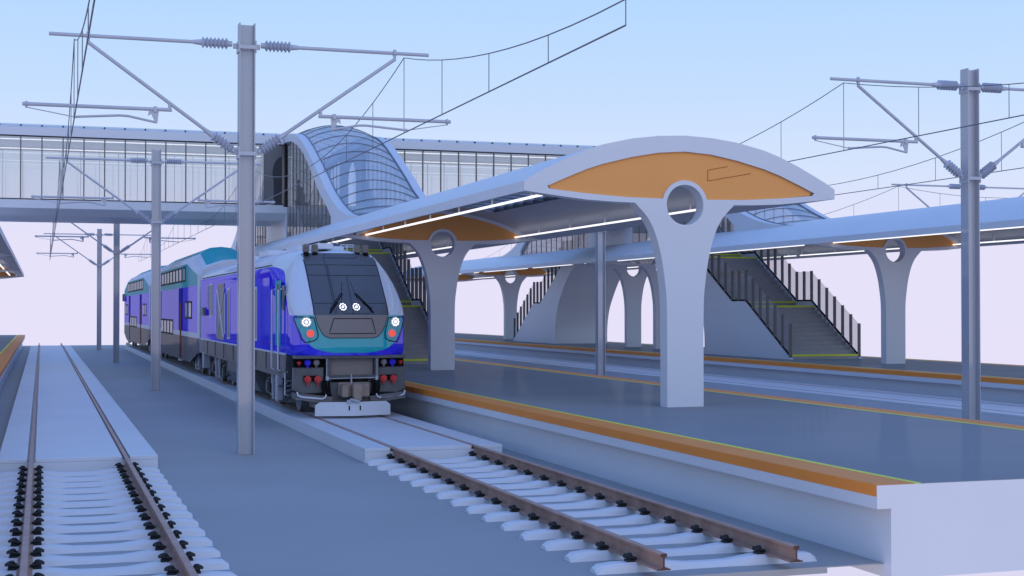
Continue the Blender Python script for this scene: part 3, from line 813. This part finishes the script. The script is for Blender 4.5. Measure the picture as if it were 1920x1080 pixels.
# front end below the body
F0=31.95
m=MB(); m.box(TX-1.28,TX+1.28,F0-.1,F0+.25,1.70,1.775); m.build('front_sill',M['under'],loco,bevel=.01)
m=MB(); m.box(TX-.45,TX+.55,F0+.12,F0+.16,1.30,1.70); m.build('gangway_plate',M['gpanel'],loco)
m=MB(); m.box(TX-.46,TX+.56,F0-.02,F0+.16,1.27,1.32); m.box(TX-.55,TX-.46,F0-.05,F0+.2,.95,1.72); m.box(TX+.56,TX+.65,F0-.05,F0+.2,.95,1.72); m.build('front_frame',M['under'],loco,bevel=.006)
for s in (-1,1):
    m=MB(); m.prism([(TX+s*.60,1.50),(TX+s*1.28,1.50),(TX+s*1.29,.98),(TX+s*1.1,.90),(TX+s*.62,.92)],'y',F0+.02,F0+.3); bp=m.build('buffer_plate',M['under'],loco,bevel=.02)
    m=MB(); m.box(TX+s*.60,TX+s*1.28,F0+.15,F0+.2,1.50,1.70); m.build('recess',M['black'],loco)
    for dx,mt,r in ((.98,'bluefit',.075),(.78,'gpanel',.07),(1.17,'red',.04)):
        m=MB(); c=(TX+s*dx,F0+.15,1.61); m.tube([c,(c[0],F0-.02,1.61),(c[0],F0-.05,1.60)],[r*.9,r,r*.7],16); m.tube([(c[0],F0+.02,1.61-r*.8),(c[0],F0+.02,1.61-r*1.5)],r*.35,8)
        m.build('jumper_socket',M[mt],loco,smooth=30)
    for dx in (.76,.99):
        m=MB(); c=TX+s*dx; z=1.24
        pts=[]
        for k in range(16):
            a=2*math.pi*k/16; rr=.088 if k%2 else .066
            pts.append((c+rr*math.cos(a),z+rr*math.sin(a)))
        m.prism(pts,'y',F0-.10,F0+.0); m.tube([(c,F0-.14,z),(c,F0-.10,z)],.035,10); m.tube([(c,F0-.05,z-.08),(c,F0-.05,z-.14)],.022,8)
        m.build('air_cock',M['red'],loco)
    m=MB(); m.box(TX+s*.70,TX+s*1.07,F0-.03,F0+.02,1.19,1.32); m.build('cock_bracket',M['black'],loco)
    for dx in (.50,.57,.64):
        m=MB(); m.tube([(TX+s*dx,F0-.05,1.20),(TX+s*(dx+.01),F0-.10,1.05),(TX+s*(dx-.02),F0-.08,.88),(TX+s*(dx-.06),F0,.84)],.028,8); m.build('air_hose',M['black'],loco,smooth=True)
    # angled lower step plates and white step rail
    m=MB(); m.prism([(TX+s*1.26,.93),(TX+s*1.26,.78),(TX+s*1.12,.77),(TX+s*.45,.66),(TX+s*.42,.84)],'y',F0-.12,F0+.5); m.build('step_apron',M['grey'],loco,bevel=.006)
    m=MB(); m.tube([(TX+s*1.24,F0-.14,.96),(TX+s*1.22,F0-.16,.88),(TX+s*1.14,F0-.17,.85),(TX+s*.68,F0-.17,.80),(TX+s*.60,F0-.15,.83),(TX+s*.58,F0-.12,.89)],.02,8); m.build('step_rail',M['white'],loco,smooth=True)
    m=MB(); m.tube([(TX+s*.13,F0-.38,.70),(TX+s*.2,F0-.4,.66),(TX+s*.35,F0-.38,.645),(TX+s*.46,F0-.25,.68)],.014,6); m.build('cable',M['black'],loco,smooth=True)
m=MB(); m.tube([(TX-.56,F0-.08,1.25),(TX+.60,F0-.08,1.26)],.014,6); m.box(TX-.58,TX-.52,F0-.11,F0-.04,1.21,1.30); m.box(TX+.56,TX+.62,F0-.11,F0-.04,1.21,1.30); m.tube([(TX,F0-.1,1.34),(TX,F0-.12,1.12)],.018,6); m.tube([(TX-.56,F0-.08,1.25),(TX-.56,F0-.08,1.70)],.012,6); m.tube([(TX+.60,F0-.08,1.25),(TX+.60,F0-.08,1.70)],.012,6)
m.build('uncoupling_lever',M['damper'],loco)
m=MB(); m.prism([(TX-.52,1.16),(TX+.55,1.16),(TX+.55,.82),(TX+.40,.68),(TX-.30,.68),(TX-.52,.84)],'y',F0-.02,F0+.4); m.build('draft_gear',M['under'],loco,bevel=.015)
m=MB(); m.box(TX-.30,TX+.42,F0-.12,F0+.02,.86,1.16); m.build('coupler_box',M['brown'],loco,bevel=.02)
m=MB(); m.prism([(TX-.26,F0-.12),(TX-.28,F0-.42),(TX-.14,F0-.50),(TX-.12,F0-.34),(TX-.06,F0-.36),(TX-.04,F0-.55),(TX+.16,F0-.56),(TX+.19,F0-.35),(TX+.36,F0-.38),(TX+.38,F0-.12)],'z',.84,1.13); m.box(TX-.04,TX+.15,F0-.56,F0-.40,.76,1.16); m.build('coupler',M['brown'],loco,bevel=.022)
m=MB(); m.tube([(TX-.12,F0-.55,.80),(TX+.1,F0-.55,.74)],.03,8); m.box(TX-.18,TX-.08,F0-.55,F0-.45,.72,.79); m.build('coupler_pin',M['damper'],loco)
# snow plough
y0=31.45
def pl(x,y,z): return (TX+x,y,z)
w_=.86; sl=.22
m=MB()
for s_ in (-1,1):
    for off,z0_,z1_ in ((0,0,0),):
        o2=[(0,.425),(s_*w_,.425),(s_*w_,.66),(s_*(w_-.10),.735),(0,.735)]
        A_=[pl(x,y0+abs(x)*sl,z) for x,z in o2]; B_=[(x,y+.06,z) for x,y,z in A_]
        m.add(A_+B_,[(0,1,2,3,4),(9,8,7,6,5)]+[(i,(i+1)%5,(i+1)%5+5,i+5) for i in range(4)])
pg=m.build('snow_plough',M['white'],loco)
for x in (-.12,.13):
    m=MB(); m.tube([pl(x,y0+abs(x)*sl+.0,.60+dz) for dz in (-.05,.05)],.016,8); m.build('slot',M['black'],pg)
m=MB(); m.box(TX-.86,TX+.86,F0-.05,F0+.45,.60,.76); m.build('plough_mount',M['grey'],loco)

# ---- double deck coaches
def make_coach(yf,label):
    root=empty('coach',(TX,yf,ZR),label,'railway coach','double-deck coaches behind the locomotive')
    L=23.9
    def prof(r):   # r = distance from the nearest end
        t=min(1,r/4.3); 
        zt=lerp(4.02,4.58,t); zc=lerp(4.38,4.98,t); zr=lerp(4.60,5.27,t)
        zb=interp([(0,1.25),(3.0,.80)],r)
        hw=interp([(0,1.27),(.25,1.32)],r)
        return [(hw,zb),(hw,max(1.76,zb)),(hw,1.95),(hw,3.68),(hw,zt),(hw-lerp(.12,.22,t),lerp(zt,zc,.62)),(hw-lerp(.30,.52,t),zc),(.42,lerp(zc,zr,.85)),(0,zr)]
    ys=[0,.25,.30,1.5,3.0,4.3]; ys=ys+[L/2]+[L-a for a in ys[::-1]]
    cols=[0,1,2,3,1,1,3,3]
    m=MB(); mats=[M['grey'],M['white'],M['blue'],M['tealside']]
    k=0
    st=[]
    for y in ys:
        p=prof(min(y,L-y)); full=[(TX-a,yf+y,b) for a,b in p]+[(TX+a,yf+y,b) for a,b in p[-2::-1]]; st.append(full)
    n=len(st[0]); base=len(m.v)
    for r in st: m.v+=r
    cc=cols+cols[::-1]
    for i in range(len(ys)-1):
        endstrip=(ys[i+1]<=.31 or ys[i]>=L-.31)
        for j in range(n-1):
            c=cc[j]
            if endstrip and c!=0: c=1
            m.f.append((base+i*n+j,base+i*n+j+1,base+(i+1)*n+j+1,base+(i+1)*n+j)); m.m.append(c)
    m.f.append(tuple(base+j for j in range(n))); m.m.append(1)
    m.f.append(tuple(base+(len(ys)-1)*n+j for j in range(n))); m.m.append(1)
    m.f.append((base,base+n-1,base+(len(ys)-1)*n+n-1,base+(len(ys)-1)*n)); m.m.append(0)
    b=m.build('body',mats,root,smooth=20)
    for s in (-1,1):
        X=TX+s*1.32
        def win(y0,y1,z0,z1):
            m=MB(); m.box(X-s*.01,X+s*.012,yf+y0,yf+y1,z0,z1); f=m.build('window',M['black'],root,bevel=.004)
            t=.075; m=MB(); m.box(X+s*.008,X+s*.016,yf+y0+t*2.2,yf+y1-t*2.2,z0+t,z1-t); m.build('pane',M['pane'],f)
        for k in range(10): 
            y=4.75+k*1.46; win(y,y+1.22,3.90,4.50)
        for k in range(4): y=10.3+k*1.62; win(y,y+1.42,1.72,2.38)
        for y in (2.3,3.75,19.3,20.75): win(y,y+1.2,2.45,3.13)
        for y in (6.5,17.2):
            m=MB(); m.box(X-s*.01,X+s*.006,yf+y-.55,yf+y+1.15,1.96,3.67); m.build('door_recess',M['doorrefl'],root)  # flat plate, the reflection in the recess painted dark blue
            m=MB(); m.box(X-s*.01,X+s*.014,yf+y,yf+y+.62,.86,3.05); m.build('door_edge',M['doorred'],root)
            m=MB(); m.box(X-s*.3,X+s*.05,yf+y-.2,yf+y+.8,.74,.80); m.build('door_step',M['damper'],root)
    m=MB(); m.box(TX-1.0,TX+1.0,yf+.2,yf+L-.2,.95,1.3); m.build('underframe',M['under'],root)
    m=MB(); m.box(TX-.45,TX+.45,yf-.35,yf,1.3,3.4); m.build('gangway',M['black'],root)
    m=MB(); m.box(TX-.45,TX+.45,yf+L,yf+L+.3,1.3,3.4); m.build('gangway',M['black'],root)
    make_bogie(root,yf+2.1,2.4); make_bogie(root,yf+L-2.1,2.4)
    return root
make_coach(52.3,'double-deck blue and teal coach coupled directly behind the locomotive')
cb=make_coach(76.9,'rearmost double-deck blue and teal coach of the train')
m=MB(); m.box(TX-1.45,TX-1.34,100.2,100.6,3.35,3.85); m.build('mirror',M['grey'],cb)

# ------------------------------------------------------------------ world, fill light, camera
w=bpy.data.worlds.new('World'); sc.world=w; w.use_nodes=True
nt=w.node_tree; bg=nt.nodes['Background']
tc=nt.nodes.new('ShaderNodeTexCoord'); sx=nt.nodes.new('ShaderNodeSeparateXYZ'); cr=nt.nodes.new('ShaderNodeValToRGB')
nt.links.new(tc.outputs['Generated'],sx.inputs[0])
mr=nt.nodes.new('ShaderNodeMapRange'); mr.inputs['From Min'].default_value=-1; mr.inputs['From Max'].default_value=1
nt.links.new(sx.outputs['Z'],mr.inputs['Value']); nt.links.new(mr.outputs[0],cr.inputs['Fac'])
def s2l(c): return [((x/255+.055)/1.055)**2.4 if x>10 else x/255/12.92 for x in c]+[1]
e=cr.color_ramp.elements
e[0].position=0; e[0].color=s2l((196,196,222))
e[1].position=1; e[1].color=s2l((104,150,242))
for z,c in ((-.25,(215,212,240)),(-.03,(231,226,250)),(.045,(230,226,250)),(.10,(213,228,254)),(.155,(196,222,255)),(.21,(183,217,255)),(.5,(134,180,250))):
    k=e.new((z+1)/2); k.color=s2l(c)
nt.links.new(cr.outputs[0],bg.inputs[0]); bg.inputs[1].default_value=1.0
fill_sun=bpy.data.lights.new('fill_sun','SUN'); fill_sun.energy=.42; fill_sun.angle=math.radians(40); fill_sun.color=(1,.96,.92)  # broad fill light added from behind the camera to lift front faces
so=bpy.data.objects.new('fill_sun',fill_sun); col.objects.link(so); so.rotation_euler=(math.radians(58),0,math.radians(12))
cam=bpy.data.cameras.new('camera'); co=bpy.data.objects.new('camera',cam); col.objects.link(co)
cam.sensor_width=36; cam.lens=50; cam.clip_end=2000; cam.clip_start=.1
co.location=(0,0,2.8219); co.rotation_euler=(math.pi/2+.01485,0,-.3194); sc.camera=co
sc.view_settings.view_transform='Standard'; sc.view_settings.look='None'; sc.view_settings.exposure=0; sc.view_settings.gamma=1
sc.cycles.max_bounces=8; sc.cycles.transparent_max_bounces=24
